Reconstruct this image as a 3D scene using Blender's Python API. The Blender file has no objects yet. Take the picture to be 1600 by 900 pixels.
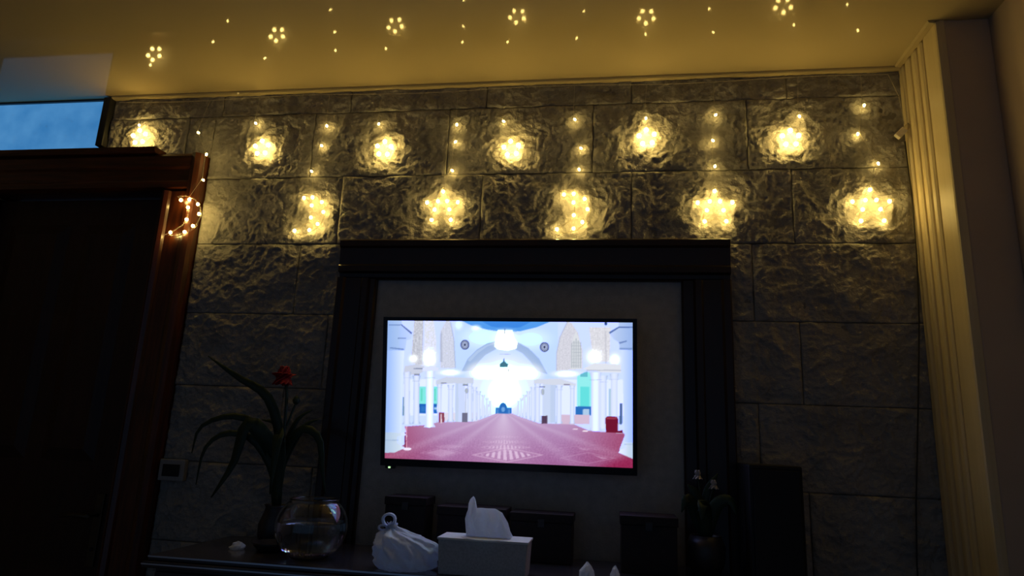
import bpy, bmesh, math, random
import numpy as np
from mathutils import Vector, Matrix

random.seed(7)
S = bpy.context.scene
COL = S.collection
GZ = 0.25                      # height of the layout's zero above the floor (metres)

# ------------------------------------------------------------------ camera
cam_d = bpy.data.cameras.new('camera')
cam = bpy.data.objects.new('camera', cam_d)
COL.objects.link(cam)
cam_d.sensor_width = 36.0
cam_d.lens = 1043.0 / 1600.0 * 36.0
cam_d.clip_start = 0.05
cam.matrix_world = Matrix(((0.98886, -0.00826, 0.14861, 0.0),
                           (0.14272, -0.23077, -0.96248, -2.65),
                           (0.04225, 0.97297, -0.22702, 1.10 + GZ),
                           (0, 0, 0, 1)))
S.camera = cam

# ------------------------------------------------------------------ world, exposure
w = bpy.data.worlds.new('world'); S.world = w
w.use_nodes = True
w.node_tree.nodes['Background'].inputs[0].default_value = (0.32, 0.56, 1.0, 1)
w.node_tree.nodes['Background'].inputs[1].default_value = 0.10
S.view_settings.view_transform = 'Standard'
S.view_settings.look = 'None'
S.view_settings.exposure = 0.0
S.view_settings.gamma = 1.0
S.view_settings.use_curve_mapping = False
BULB_POWER = 62.0
BULB_COLOR = (1.0, 0.69, 0.19, 1)

# ------------------------------------------------------------------ materials
def mat(name, color, rough=0.6, metal=0.0, coat=0.0, spec=0.5, noise=None, bump=None, trans=0.0, ior=1.45,
        emit=None, estr=0.0, subs=0.0):
    m = bpy.data.materials.new(name); m.use_nodes = True
    nt = m.node_tree; b = nt.nodes['Principled BSDF']
    b.inputs['Base Color'].default_value = (*color, 1)
    b.inputs['Roughness'].default_value = rough
    b.inputs['Metallic'].default_value = metal
    b.inputs['Coat Weight'].default_value = coat
    b.inputs['Coat Roughness'].default_value = 0.08
    b.inputs['Specular IOR Level'].default_value = spec
    b.inputs['Transmission Weight'].default_value = trans
    b.inputs['IOR'].default_value = ior
    if emit:
        b.inputs['Emission Color'].default_value = emit
        b.inputs['Emission Strength'].default_value = estr
    tc = nt.nodes.new('ShaderNodeTexCoord')
    if noise:                       # (scale xyz, colour 2, detail)
        sc, c2, det = noise
        mp = nt.nodes.new('ShaderNodeMapping'); mp.inputs['Scale'].default_value = sc
        nt.links.new(tc.outputs['Object'], mp.inputs['Vector'])
        n = nt.nodes.new('ShaderNodeTexNoise'); n.inputs['Scale'].default_value = 1.0
        n.inputs['Detail'].default_value = det
        nt.links.new(mp.outputs[0], n.inputs['Vector'])
        r = nt.nodes.new('ShaderNodeValToRGB')
        r.color_ramp.elements[0].position = 0.35; r.color_ramp.elements[1].position = 0.65
        r.color_ramp.elements[0].color = (*color, 1); r.color_ramp.elements[1].color = (*c2, 1)
        nt.links.new(n.outputs['Fac'], r.inputs['Fac'])
        nt.links.new(r.outputs['Color'], b.inputs['Base Color'])
    if bump:                        # (scale, strength, distance)
        n = nt.nodes.new('ShaderNodeTexNoise'); n.inputs['Scale'].default_value = bump[0]
        n.inputs['Detail'].default_value = 6.0
        nt.links.new(tc.outputs['Object'], n.inputs['Vector'])
        bp = nt.nodes.new('ShaderNodeBump'); bp.inputs['Strength'].default_value = bump[1]
        bp.inputs['Distance'].default_value = bump[2]
        nt.links.new(n.outputs['Fac'], bp.inputs['Height'])
        nt.links.new(bp.outputs[0], b.inputs['Normal'])
    return m

WOOD_A, WOOD_B = (0.095, 0.021, 0.0035), (0.038, 0.008, 0.002)
M = {
    'stone': mat('stone', (0.345, 0.33, 0.30), 0.55, noise=((7, 7, 7), (0.25, 0.24, 0.22), 6), bump=(75, 0.9, 0.008)),
    'mortar': mat('mortar', (0.20, 0.19, 0.17), 0.9, bump=(60, 0.3, 0.003)),
    'ceiling': mat('ceiling', (0.53, 0.44, 0.25), 0.05, spec=0.15, bump=(5, 0.05, 0.002)),
    'paint': mat('paint', (0.55, 0.44, 0.33), 0.7, noise=((3, 3, 3), (0.50, 0.40, 0.30), 4), bump=(90, 0.15, 0.002)),
    'trim': mat('trim', (0.66, 0.56, 0.34), 0.42, noise=((40, 40, 2), (0.60, 0.50, 0.29), 4)),
    'floor': mat('floor', (0.16, 0.14, 0.12), 0.45, noise=((4, 4, 4), (0.20, 0.18, 0.15), 4)),
    'wood': mat('wood', WOOD_A, 0.38, coat=0.35, noise=((60, 60, 5), WOOD_B, 5), bump=(30, 0.15, 0.002)),
    'wood_h': mat('wood_h', WOOD_A, 0.38, coat=0.35, noise=((5, 60, 60), WOOD_B, 5), bump=(30, 0.15, 0.002)),
    'door': mat('door', (0.030, 0.012, 0.007), 0.5, noise=((50, 50, 4), (0.018, 0.008, 0.005), 5)),
    'surround': mat('surround', (0.026, 0.009, 0.005), 0.45, coat=0.2, noise=((50, 50, 6), (0.020, 0.009, 0.006), 5)),
    'console': mat('console', (0.045, 0.038, 0.042), 0.25, coat=0.3, noise=((5, 50, 50), (0.030, 0.026, 0.030), 5)),
    'plaster': mat('plaster', (0.50, 0.49, 0.47), 0.8, noise=((30, 30, 30), (0.42, 0.41, 0.40), 6), bump=(120, 0.6, 0.004)),
    'dark_metal': mat('dark_metal', (0.02, 0.02, 0.022), 0.4),
    'brass': mat('brass', (0.07, 0.055, 0.035), 0.45, metal=0.6),
    'bezel': mat('bezel', (0.006, 0.006, 0.008), 0.3),
    'black': mat('black', (0.006, 0.006, 0.007), 0.6, bump=(300, 0.2, 0.001)),
    'black_gloss': mat('black_gloss', (0.006, 0.006, 0.008), 0.15),
    'box_brown': mat('box_brown', (0.020, 0.010, 0.008), 0.6, noise=((40, 8, 40), (0.012, 0.007, 0.006), 4)),
    'glass': mat('glass', (1, 1, 1), 0.0, trans=1.0, ior=1.45),
    'water': mat('water', (0.75, 0.80, 0.82), 0.0, trans=1.0, ior=1.33),
    'gravel': mat('gravel', (0.20, 0.12, 0.09), 0.7, noise=((90, 90, 90), (0.08, 0.05, 0.05), 3)),
    'bag': mat('bag', (0.66, 0.70, 0.80), 0.32, bump=(35, 0.5, 0.006)),
    'paper': mat('paper', (0.78, 0.80, 0.86), 0.8, bump=(60, 0.3, 0.003)),
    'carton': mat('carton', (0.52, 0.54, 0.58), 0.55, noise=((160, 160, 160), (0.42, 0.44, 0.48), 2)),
    'carton_top_lit': mat('carton_top_lit', (0.80, 0.82, 0.86), 0.5, noise=((30, 30, 30), (0.74, 0.76, 0.80), 2)),  # paler carton: the television's light on the box top, put into the colour
    'leaf': mat('leaf', (0.020, 0.045, 0.020), 0.5, noise=((30, 30, 8), (0.012, 0.030, 0.014), 3)),
    'petal_red': mat('petal_red', (0.42, 0.018, 0.014), 0.6, noise=((60, 60, 60), (0.30, 0.010, 0.010), 3)),
    'petal_pale': mat('petal_pale', (0.55, 0.50, 0.46), 0.6, noise=((60, 60, 60), (0.45, 0.40, 0.38), 3)),
    'pot': mat('pot', (0.035, 0.030, 0.030), 0.4, noise=((30, 30, 30), (0.022, 0.02, 0.02), 3)),
    'plate': mat('plate', (0.30, 0.30, 0.30), 0.5, noise=((30, 30, 30), (0.26, 0.26, 0.26), 2)),
    'clear_plastic': mat('clear_plastic', (1.0, 0.95, 0.82), 0.12, trans=0.85, ior=1.35),
    'connector': mat('connector', (0.85, 0.80, 0.66), 0.35, noise=((80, 80, 80), (0.78, 0.72, 0.58), 2)),
    'wire': mat('wire', (0.55, 0.50, 0.40), 0.3, noise=((200, 200, 200), (0.40, 0.36, 0.28), 2)),
    'cord': mat('cord', (0.03, 0.028, 0.025), 0.5),
    'bulb': mat('bulb', (0.9, 0.8, 0.6), 0.3, emit=BULB_COLOR, estr=BULB_POWER),
    'led': mat('led', (0.3, 0.6, 0.3), 0.3, emit=(0.55, 1.0, 0.45, 1), estr=1.2),
}
# frosted pane of the transom: daylight of dusk behind it
def pane_material():
    m = bpy.data.materials.new('frosted_pane'); m.use_nodes = True
    nt = m.node_tree; b = nt.nodes['Principled BSDF']
    b.inputs['Roughness'].default_value = 0.35
    b.inputs['Base Color'].default_value = (0.05, 0.08, 0.12, 1)
    tc = nt.nodes.new('ShaderNodeTexCoord')
    n = nt.nodes.new('ShaderNodeTexNoise'); n.inputs['Scale'].default_value = 9.0; n.inputs['Detail'].default_value = 7
    nt.links.new(tc.outputs['Object'], n.inputs['Vector'])
    r = nt.nodes.new('ShaderNodeValToRGB')
    r.color_ramp.elements[0].position = 0.3; r.color_ramp.elements[1].position = 0.75
    r.color_ramp.elements[0].color = (0.034, 0.178, 0.43, 1); r.color_ramp.elements[1].color = (0.074, 0.258, 0.53, 1)
    nt.links.new(n.outputs['Fac'], r.inputs['Fac'])
    nt.links.new(r.outputs[0], b.inputs['Emission Color'])
    b.inputs['Emission Strength'].default_value = 1.0
    return m
M['pane'] = pane_material()
def sheet_material(name, col, rough, trans, bump):
    m = mat(name, col, rough, bump=bump); nt = m.node_tree; b = nt.nodes['Principled BSDF']
    t = nt.nodes.new('ShaderNodeBsdfTranslucent'); t.inputs[0].default_value = (*col, 1)
    mx = nt.nodes.new('ShaderNodeMixShader'); mx.inputs[0].default_value = trans
    nt.links.new(b.outputs[0], mx.inputs[1]); nt.links.new(t.outputs[0], mx.inputs[2])
    nt.links.new(mx.outputs[0], nt.nodes['Material Output'].inputs['Surface'])
    return m
M['bag'] = sheet_material('bag_film', (0.74, 0.82, 0.94), 0.30, 0.42, (35, 0.5, 0.006))
M['paper'] = sheet_material('tissue_paper', (0.86, 0.90, 0.94), 0.8, 0.52, (60, 0.3, 0.003))
M['edge_glint'] = mat('edge_glint', (0.55, 0.58, 0.66), 0.3, metal=1.0)  # bright metal imitating light caught along the console's front edges

# ------------------------------------------------------------------ mesh building
class MB:
    def __init__(s): s.v = []; s.f = []
    def add(s, vs, fs):
        o = len(s.v); s.v += [tuple(p) for p in vs]; s.f += [tuple(i + o for i in f) for f in fs]; return s
    def box(s, x0, x1, y0, y1, z0, z1):
        v = [(x, y, z) for z in (z0, z1) for y in (y0, y1) for x in (x0, x1)]
        return s.add(v, [(0, 2, 3, 1), (4, 5, 7, 6), (0, 1, 5, 4), (2, 6, 7, 3), (0, 4, 6, 2), (1, 3, 7, 5)])
    def prism(s, prof, axis, a, b):
        """profile of 2-D points swept along axis from a to b; prof in the two other axes in xyz order"""
        def pt(p, t):
            return {'x': (t, p[0], p[1]), 'y': (p[0], t, p[1]), 'z': (p[0], p[1], t)}[axis]
        n = len(prof)
        v = [pt(p, a) for p in prof] + [pt(p, b) for p in prof]
        f = [(i, (i + 1) % n, n + (i + 1) % n, n + i) for i in range(n)]
        f += [tuple(range(n - 1, -1, -1)), tuple(range(n, 2 * n))]
        return s.add(v, f)
    def tube(s, pts, r, n=8, closed=False, ry=None, taper=None):
        pts = [Vector(p) for p in pts]; k = len(pts); v = []; f = []
        up = Vector((0, 1, 0))
        for i, p in enumerate(pts):
            if closed: d = pts[(i + 1) % k] - pts[i - 1]
            else: d = pts[min(i + 1, k - 1)] - pts[max(i - 1, 0)]
            d = d.normalized() if d.length > 1e-9 else Vector((0, 0, 1))
            a = up - d * up.dot(d)
            if a.length < 1e-3: a = Vector((1, 0, 0)) - d * d.x
            a.normalize(); b = d.cross(a)
            rr = r * (taper[i] if taper else 1)
            for j in range(n):
                t = 2 * math.pi * j / n
                v.append(p + a * math.cos(t) * rr * ((ry or r) / r) + b * math.sin(t) * rr)
        for i in range(k if closed else k - 1):
            for j in range(n):
                f.append((i * n + j, i * n + (j + 1) % n, ((i + 1) % k) * n + (j + 1) % n, ((i + 1) % k) * n + j))
        if not closed: f += [tuple(range(n - 1, -1, -1)), tuple(range((k - 1) * n, k * n))]
        return s.add(v, f)
    def lathe(s, prof, c=(0, 0, 0), n=32, close=False):
        v = []; f = []; k = len(prof)
        for r, z in prof:
            for j in range(n):
                t = 2 * math.pi * j / n
                v.append((c[0] + r * math.cos(t), c[1] + r * math.sin(t), c[2] + z))
        for i in range(k - 1):
            for j in range(n):
                f.append((i * n + j, i * n + (j + 1) % n, (i + 1) * n + (j + 1) % n, (i + 1) * n + j))
        if close:
            for j in range(n):
                f.append(((k - 1) * n + j, (k - 1) * n + (j + 1) % n, (j + 1) % n, j))
        else:
            f += [tuple(range(n - 1, -1, -1)), tuple(range((k - 1) * n, k * n))]
        return s.add(v, f)
    def mesh(s, name, origin=(0, 0, 0), smooth=False, bevel=0):
        me = bpy.data.meshes.new(name)
        me.from_pydata([(p[0] - origin[0], p[1] - origin[1], p[2] - origin[2]) for p in s.v], [], s.f)
        bm = bmesh.new(); bm.from_mesh(me)
        bmesh.ops.recalc_face_normals(bm, faces=bm.faces)
        if bevel:
            bmesh.ops.bevel(bm, geom=[e for e in bm.edges if e.calc_face_angle(0) > 0.6], offset=bevel, segments=2,
                            affect='EDGES', profile=0.6)
        bm.to_mesh(me); bm.free()
        if smooth: me.polygons.foreach_set('use_smooth', [True] * len(me.polygons))
        me.update(); return me

def tag(o, label=None, cat=None, group=None, kind=None):
    if label: o['label'] = label
    if cat: o['category'] = cat
    if group: o['group'] = group
    if kind: o['kind'] = kind
    return o
def link(name, me, m, parent=None, loc=None):
    o = bpy.data.objects.new(name, me); COL.objects.link(o)
    if m is not None and me is not None and not me.materials: me.materials.append(M[m] if isinstance(m, str) else m)
    if parent: o.parent = parent
    o.location = loc if loc is not None else (0, 0, 0 if parent else GZ)
    return o
def empty(name, loc, label=None, cat=None, group=None):
    o = bpy.data.objects.new(name, None); COL.objects.link(o)
    o.empty_display_size = 0.05; o.location = (loc[0], loc[1], loc[2] + GZ)
    return tag(o, label, cat, group)

# ------------------------------------------------------------------ the room
CEIL = 2.660
XR = 1.165                                     # inner face of the right return of the TV recess
FLOOR = -GZ
link('floor', MB().box(-3.6, 1.5, -4.2, 0.2, FLOOR - 0.1, FLOOR).mesh('floor'), 'floor')['kind'] = 'structure'
link('ceiling', MB().box(-3.6, 1.5, -4.2, 0.2, CEIL, CEIL + 0.1).mesh('ceiling'), 'ceiling')['kind'] = 'structure'
wl = [(-3.4, FLOOR), (-2.95, FLOOR), (-2.95, 2.16), (-2.05, 2.16), (-2.05, FLOOR), (1.33, FLOOR), (1.33, CEIL), (-2.41, CEIL),
      (-2.41, 2.37), (-3.14, 2.37), (-3.14, CEIL), (-3.4, CEIL)]
wall_front = link('wall_front', MB().prism(wl, 'y', 0.014, 0.13).mesh('wall_front'), 'mortar')
wall_front['kind'] = 'structure'
link('wall_left', MB().box(-3.5, -3.4, -4.2, 0.13, FLOOR, CEIL).mesh('wall_left'), 'paint')['kind'] = 'structure'
link('wall_right', MB().box(1.33, 1.45, -4.2, 0.13, FLOOR, CEIL).mesh('wall_right'), 'paint')['kind'] = 'structure'
link('wall_corner', MB().box(1.18, 1.33, -0.322, 0.014, FLOOR, CEIL).mesh('wall_corner', bevel=0.006), 'paint')['kind'] = 'structure'

# fluted lining of the return: one panel and its ribs
t1 = link('trim_1', MB().box(XR, 1.18, -0.322, 0.014, FLOOR, CEIL).mesh('trim_1'), 'trim'); t1['kind'] = 'structure'
for y0, y1 in ((-0.040, 0.010), (-0.096, -0.050), (-0.152, -0.106), (-0.206, -0.162)):
    prof = [(XR, y0), (XR - 0.010, y0 + 0.004), (XR - 0.015, y0 + 0.012), (XR - 0.015, y1 - 0.012), (XR - 0.010, y1 - 0.004), (XR, y1)]
    link('flute', MB().prism(prof, 'z', FLOOR, CEIL - 0.003).mesh('flute'), 'trim', t1)
prof = [(XR, -0.322), (XR - 0.012, -0.320), (XR - 0.015, -0.314), (XR - 0.015, -0.222), (XR - 0.010, -0.216), (XR, -0.216)]
link('flat_strip', MB().prism(prof, 'z', FLOOR, CEIL - 0.003).mesh('flat_strip'), 'trim', t1)
# slim ceiling beads along the wall and the return
bead = [(0.014, CEIL), (0.014, CEIL - 0.010), (-0.018, CEIL - 0.012), (-0.026, CEIL - 0.006), (-0.026, CEIL)]
link('trim_2', MB().prism(bead, 'x', -2.41, XR - 0.016).mesh('trim_2'), 'ceiling')['kind'] = 'structure'
bead = [(XR - 0.016, CEIL), (XR - 0.016, CEIL - 0.010), (XR - 0.034, CEIL - 0.008), (XR - 0.040, CEIL)]
link('trim_3', MB().prism(bead, 'y', -0.322, -0.027).mesh('trim_3'), 'ceiling')['kind'] = 'structure'

# ---- rock-faced stone blocks -----------------------------------------------
rng = np.random.RandomState(3)
PERM = rng.permutation(256); GA = rng.rand(256) * 2 * np.pi
GX, GY = np.cos(GA), np.sin(GA)
def gnoise(x, y, seed=0):
    x = x + seed * 17.31; y = y + seed * 9.77
    xi = np.floor(x).astype(int); yi = np.floor(y).astype(int); xf = x - xi; yf = y - yi
    u = xf ** 3 * (xf * (xf * 6 - 15) + 10); v = yf ** 3 * (yf * (yf * 6 - 15) + 10)
    def g(i, j):
        h = PERM[(PERM[(xi + i) & 255] + yi + j) & 255]
        return GX[h] * (xf - i) + GY[h] * (yf - j)
    a = g(0, 0) * (1 - u) + g(1, 0) * u; b = g(0, 1) * (1 - u) + g(1, 1) * u
    return (a * (1 - v) + b * v) * 1.5
def fbm(x, y, seed=0, o=4):
    s = 0; a = 1.0
    for k in range(o): s = s + a * gnoise(x, y, seed + k); x = x * 2.03; y = y * 2.03; a *= 0.5
    return s / 1.9
def sst(t): t = np.clip(t, 0, 1); return t * t * (3 - 2 * t)
def rock(x, y, seed):
    wx = x + 0.045 * fbm(x * 6, y * 6, seed + 11, 3); wy = y + 0.045 * fbm(x * 6, y * 6, seed + 23, 3)
    big = fbm(wx * 6, wy * 7.5, seed, 4)
    t = big * 5.0 + 8; st = np.floor(t) + sst((t - np.floor(t) - 0.70) / 0.28)      # cleft terraces
    ridge = (1 - np.abs(gnoise(wx * 17, wy * 23, seed + 5))) ** 3
    ridge2 = (1 - np.abs(gnoise(wx * 38, wy * 50, seed + 6))) ** 2
    return 0.0033 * (st - 8) + 0.0050 * big + 0.0065 * ridge + 0.0048 * ridge2 + 0.0026 * fbm(x * 60, y * 75, seed + 9, 3) - 0.004
def stone_block(x0, x1, z0, z1, seed, m='stone'):
    g = 0.0010; x0 += g; x1 -= g; z0 += g; z1 -= g
    step = 0.0058
    nx = max(3, int((x1 - x0) / step)); nz = max(3, int((z1 - z0) / step))
    X, Z = np.meshgrid(np.linspace(x0, x1, nx + 1), np.linspace(z0, z1, nz + 1))
    h = rock(X + seed * 3.1, Z + seed * 1.7, seed)
    d = np.minimum(np.minimum(X - x0, x1 - X), np.minimum(Z - z0, z1 - Z))
    e = sst(d / 0.014)
    h = np.clip(h, -0.016, 0.0135) * (0.45 + 0.55 * e) - 0.0025 * (1 - sst(d / 0.005))
    Y = 0.002 - h
    v = np.stack([X, Y, Z], -1).reshape(-1, 3)
    idx = np.arange((nx + 1) * (nz + 1)).reshape(nz + 1, nx + 1)
    f = np.stack([idx[:-1, :-1], idx[:-1, 1:], idx[1:, 1:], idx[1:, :-1]], -1).reshape(-1, 4)
    ring = list(idx[0, :]) + list(idx[1:, -1]) + list(idx[-1, -2::-1]) + list(idx[-2:0:-1, 0])
    n0 = len(v); back = v[ring].copy(); back[:, 1] = 0.018
    v = np.vstack([v, back]); k = len(ring)
    side = [(ring[i], n0 + i, n0 + (i + 1) % k, ring[(i + 1) % k]) for i in range(k)]
    me = bpy.data.meshes.new('stone_block')
    me.from_pydata(v.tolist(), [], f.tolist() + [tuple(int(a) for a in q) for q in side])
    me.polygons.foreach_set('use_smooth', [True] * (nx * nz) + [False] * k)
    me.update()
    link('stone_block', me, m, wall_front)
BL, BH = 0.635, 0.3145
zs = [2.545 - BH * k for k in range(0, 8)]
rows = [(2.545, CEIL - 0.002)] + [(zs[k + 1], zs[k]) for k in range(7)]
seed = 1
for k, (z0, z1) in enumerate(rows):
    off = 0.711 if k % 2 == 0 else 0.547
    edges = sorted(off + BL * j for j in range(-6, 3))
    left = -2.41 if z0 >= 2.35 or k <= 1 else -1.857
    spans = [(left, 1.160)]
    if z1 < 1.93: spans = [(left, -1.10), (0.405, 1.160)]          # the surround covers the middle
    for a, b in spans:
        pts = [a] + [e for e in edges if a + 0.05 < e < b - 0.05] + [b]
        for p, q in zip(pts[:-1], pts[1:]):
            zz0 = z0
            if k == 1 and p < -1.857:                              # above the door casing
                if q > -1.857 + 0.05:
                    stone_block(p, -1.857, 2.335, z1, seed); seed += 1; p = -1.857
                else: zz0 = 2.335
            stone_block(p, q, zz0, z1, seed); seed += 1

# ---- transom window over the door -------------------------------------------
win = empty('window_1', (-2.775, 0.05, 2.37)); win['kind'] = 'structure'
def fr(name, x0, x1, z0, z1, y0=0.0, y1=0.11, m='dark_metal', par=win, org=(-2.775, 0.05, 2.37)):
    return link(name, MB().box(x0, x1, y0, y1, z0, z1).mesh(name, org, bevel=0.003), m, par)
fr('frame_rail', -3.14, -2.41, 2.370, 2.400); fr('frame_rail', -3.14, -2.41, 2.653, CEIL)
fr('frame_stile', -3.14, -3.11, 2.400, 2.653); fr('frame_stile', -2.446, -2.41, 2.400, 2.653, -0.028)
fr('pane', -3.11, -2.446, 2.400, 2.653, 0.012, 0.020, 'pane')

# ---- door with its moulded casing -------------------------------------------
DO = (-2.5, 0.05, FLOOR)
door = empty('door_1', DO); door['kind'] = 'structure'
def dpart(name, mb, m, par=door, bevel=0): return link(name, mb.mesh(name, DO, bevel=bevel), m, par)
cas = [(-1.859, 0.012), (-1.859, -0.030), (-1.866, -0.052), (-1.884, -0.066), (-1.905, -0.060), (-1.912, -0.050), (-1.985, -0.050),
       (-1.992, -0.060), (-2.010, -0.066), (-2.028, -0.052), (-2.034, -0.030), (-2.05, -0.030), (-2.05, 0.10)]
edge_, jamb_ = cas[:5] + [(-1.906, 0.012)], [(-1.906, 0.012), (-1.906, -0.060)] + cas[5:]
for sg in (lambda p: p, lambda p: [(-5.0 - x, y) for x, y in p]):
    dpart('casing_edge', MB().prism(sg(edge_), 'z', FLOOR, 2.335), 'wood')
    dpart('casing_jamb', MB().prism(sg(jamb_), 'z', FLOOR, 2.152), 'wood')
head = [(0.012, 2.335), (-0.050, 2.335), (-0.062, 2.320), (-0.062, 2.268), (-0.050, 2.258), (-0.050, 2.205), (-0.058, 2.196),
        (-0.058, 2.170), (-0.030, 2.160), (0.10, 2.150), (0.10, 2.16), (0.012, 2.16)]
dpart('casing_head', MB().prism(head, 'x', -3.094, -1.906), 'wood_h')
crown = [(0.012, 2.335), (-0.072, 2.335), (-0.080, 2.345), (-0.080, 2.362), (0.012, 2.366)]
dpart('crown_moulding', MB().prism(crown, 'x', -3.10, -2.085), 'wood_h')
leaf = dpart('door_leaf', MB().box(-2.945, -2.055, 0.030, 0.072, FLOOR + 0.008, 2.145), 'door', bevel=0.003)
for x0, x1 in ((-2.86, -2.54), (-2.46, -2.20)):
    for z0, z1 in ((0.0, 0.50), (0.95, 2.02)):
        b = MB()
        b.add([(x0, .030, z0), (x1, .030, z0), (x1, .030, z1), (x0, .030, z1), (x0 + .05, .014, z0 + .05), (x1 - .05, .014, z0 + .05),
               (x1 - .05, .014, z1 - .05), (x0 + .05, .014, z1 - .05)],
              [(0, 1, 5, 4), (1, 2, 6, 5), (2, 3, 7, 6), (3, 0, 4, 7), (4, 5, 6, 7), (3, 2, 1, 0)])
        link('panel', b.mesh('panel', DO), 'door', leaf)
hp = dpart('handle_plate', MB().box(-2.150, -2.112, 0.020, 0.031, 0.53, 0.82), 'brass', bevel=0.003)
link('lever', MB().tube([(-2.131, 0.021, 0.735), (-2.131, -0.03, 0.735), (-2.145, -0.038, 0.735), (-2.20, -0.038, 0.738), (-2.255, -0.035, 0.732)],
                        0.009, 10).mesh('lever', DO, smooth=True), 'brass', hp)
link('keyhole', MB().tube([(-2.131, 0.022, 0.60), (-2.131, 0.016, 0.60)], 0.008, 12).mesh('keyhole', DO), 'black', hp)

# ------------------------------------------------------------------ wooden surround behind the television
SU = (-0.35, 0.0, 0.5)
sur = empty('television_surround', SU, 'large dark wooden frame fixed to the stone wall around the television', 'frame')
def spart(name, mb, m, bevel=0): return link(name, mb.mesh(name, SU, bevel=bevel), m, sur)
def stile(xo, xi):
    s = 1 if xi > xo else -1; W = abs(xi - xo)
    p = [(0, 0.012), (0, -0.052), (.006, -.060), (.030, -.060), (.038, -.050), (.105, -.046), (.112, -.052), (.135, -.052), (.142, -.034),
         (W - .006, -.030), (W, -.022), (W, 0.012)]
    return [(xo + s * a, y) for a, y in p]
spart('side_board', MB().prism(stile(-1.149, -0.985), 'z', 0.45, 1.7525), 'surround')
spart('side_board', MB().prism(stile(0.455, 0.270), 'z', 0.45, 1.7525), 'surround')
hd = [(0.012, 1.920), (-.052, 1.920), (-.060, 1.914), (-.060, 1.890), (-.050, 1.882), (-.046, 1.812), (-.052, 1.805), (-.052, 1.782),
      (-.034, 1.775), (-.030, 1.760), (-.022, 1.753), (0.012, 1.753)]
spart('head_board', MB().prism(hd, 'x', -1.149, 0.455), 'surround')
spart('back_panel', MB().box(-0.985, 0.270, 0.000, 0.013, 0.45, 1.753), 'plaster')

# ------------------------------------------------------------------ television
tilt = math.radians(9.7)
tv = empty('television', (-0.395, -0.125, 1.291),
           'flat black television hung tilted inside the wooden frame, showing a white columned prayer hall', 'television')
tv.rotation_euler = (tilt, -0.0075, 0)
SW, SH = 0.945, 0.532
bz = MB()
xo0, xo1, zo0, zo1 = -SW / 2 - .016, SW / 2 + .016, -SH / 2 - .027, SH / 2 + .014
o = [(xo0, zo0), (xo1, zo0), (xo1, zo1), (xo0, zo1)]; i_ = [(-SW / 2, -SH / 2), (SW / 2, -SH / 2), (SW / 2, SH / 2), (-SW / 2, SH / 2)]
vv = [(x, -.006, z) for x, z in o] + [(x, -.006, z) for x, z in i_] + [(x, .002, z) for x, z in i_] + [(x, .030, z) for x, z in o]
ff = []
for k in range(4):
    n = (k + 1) % 4
    ff += [(k, n, 4 + n, 4 + k), (4 + k, 4 + n, 8 + n, 8 + k), (k, 12 + k, 12 + n, n)]
ff += [(12, 15, 14, 13), (8, 9, 10, 11)]
bz.add(vv, ff)
link('bezel', bz.mesh('bezel'), 'bezel', tv)
link('rear_housing', MB().box(-.33, .33, .030, .055, -.20, .12).mesh('rear_housing', bevel=.008), 'black', tv)
link('wall_bracket', MB().box(-.10, .10, .055, .112, -.10, .06).mesh('wall_bracket'), 'dark_metal', tv)
link('power_light', MB().box(-.456, -.448, -.009, -.004, -.302, -.296).mesh('power_light', bevel=.001), 'led', tv)
link('sensor_tab', MB().box(-.47, -.43, -.004, .010, -.304, -.293).mesh('sensor_tab', bevel=.002), 'bezel', tv)

# the picture on the screen, drawn into the colours of a fine grid
NU, NV, SS = 352, 198, 2
uu, vv_ = np.meshgrid((np.arange((NU) * SS) + .5) / (NU * SS), (np.arange((NV) * SS) + .5) / (NV * SS))
PX = (1 - vv_) * (143 + 1185 * uu) + vv_ * (131 + 1200 * uu)          # drawing coordinates
PY = (1 - uu) * (97 + 668 * vv_) + uu * (107 + 703 * vv_)
IMG = np.zeros(PX.shape + (3,)); IMG[:] = (208, 226, 250)
def paint(mask, col, a=1.0):
    mk = (np.clip(mask, 0, 1) * a)[..., None]
    IMG[:] = IMG * (1 - mk) + np.asarray(col, float) * mk
def inpoly(pts):
    c = np.zeros(PX.shape, bool); n = len(pts)
    for i in range(n):
        (x0, y0), (x1, y1) = pts[i], pts[(i + 1) % n]
        if y0 == y1: continue
        cond = ((y0 > PY) != (y1 > PY)) & (PX < (x1 - x0) * (PY - y0) / (y1 - y0) + x0)
        c ^= cond
    return c.astype(float)
def poly(pts, col, a=1.0): paint(inpoly(pts), col, a)
def rect(x0, y0, x1, y1, col, a=1.0): paint(((PX > x0) & (PX < x1) & (PY > y0) & (PY < y1)).astype(float), col, a)
def ell(cx, cy, rx, ry, col, a=1.0): paint((((PX - cx) / rx) ** 2 + ((PY - cy) / ry) ** 2 < 1).astype(float), col, a)
def glow(cx, cy, rx, ry, col=(255, 255, 255), a=1.0, p=1.0):
    d = np.sqrt(((PX - cx) / rx) ** 2 + ((PY - cy) / ry) ** 2); paint(sst(1.25 - d) ** p, col, a)
def speck(mask, amp, sc):
    n = gnoise(PX / sc, PY / sc, 41); IMG[:] = IMG + (mask * amp * n)[..., None]
# upper walls
rect(480, 100, 980, 400, (196, 222, 248))
glow(620, 180, 120, 60, (228, 255, 255), .8); glow(850, 190, 110, 60, (225, 252, 255), .8)
poly([(505, 95), (560, 122), (640, 143), (720, 155), (800, 151), (880, 131), (965, 95)], (84, 158, 240))
poly([(600, 95), (660, 128), (725, 138), (800, 132), (870, 95)], (52, 128, 225), .7)
glow(585, 135, 30, 18, (255, 255, 250), .8); glow(500, 120, 25, 30, (240, 255, 255), .8)
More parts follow.
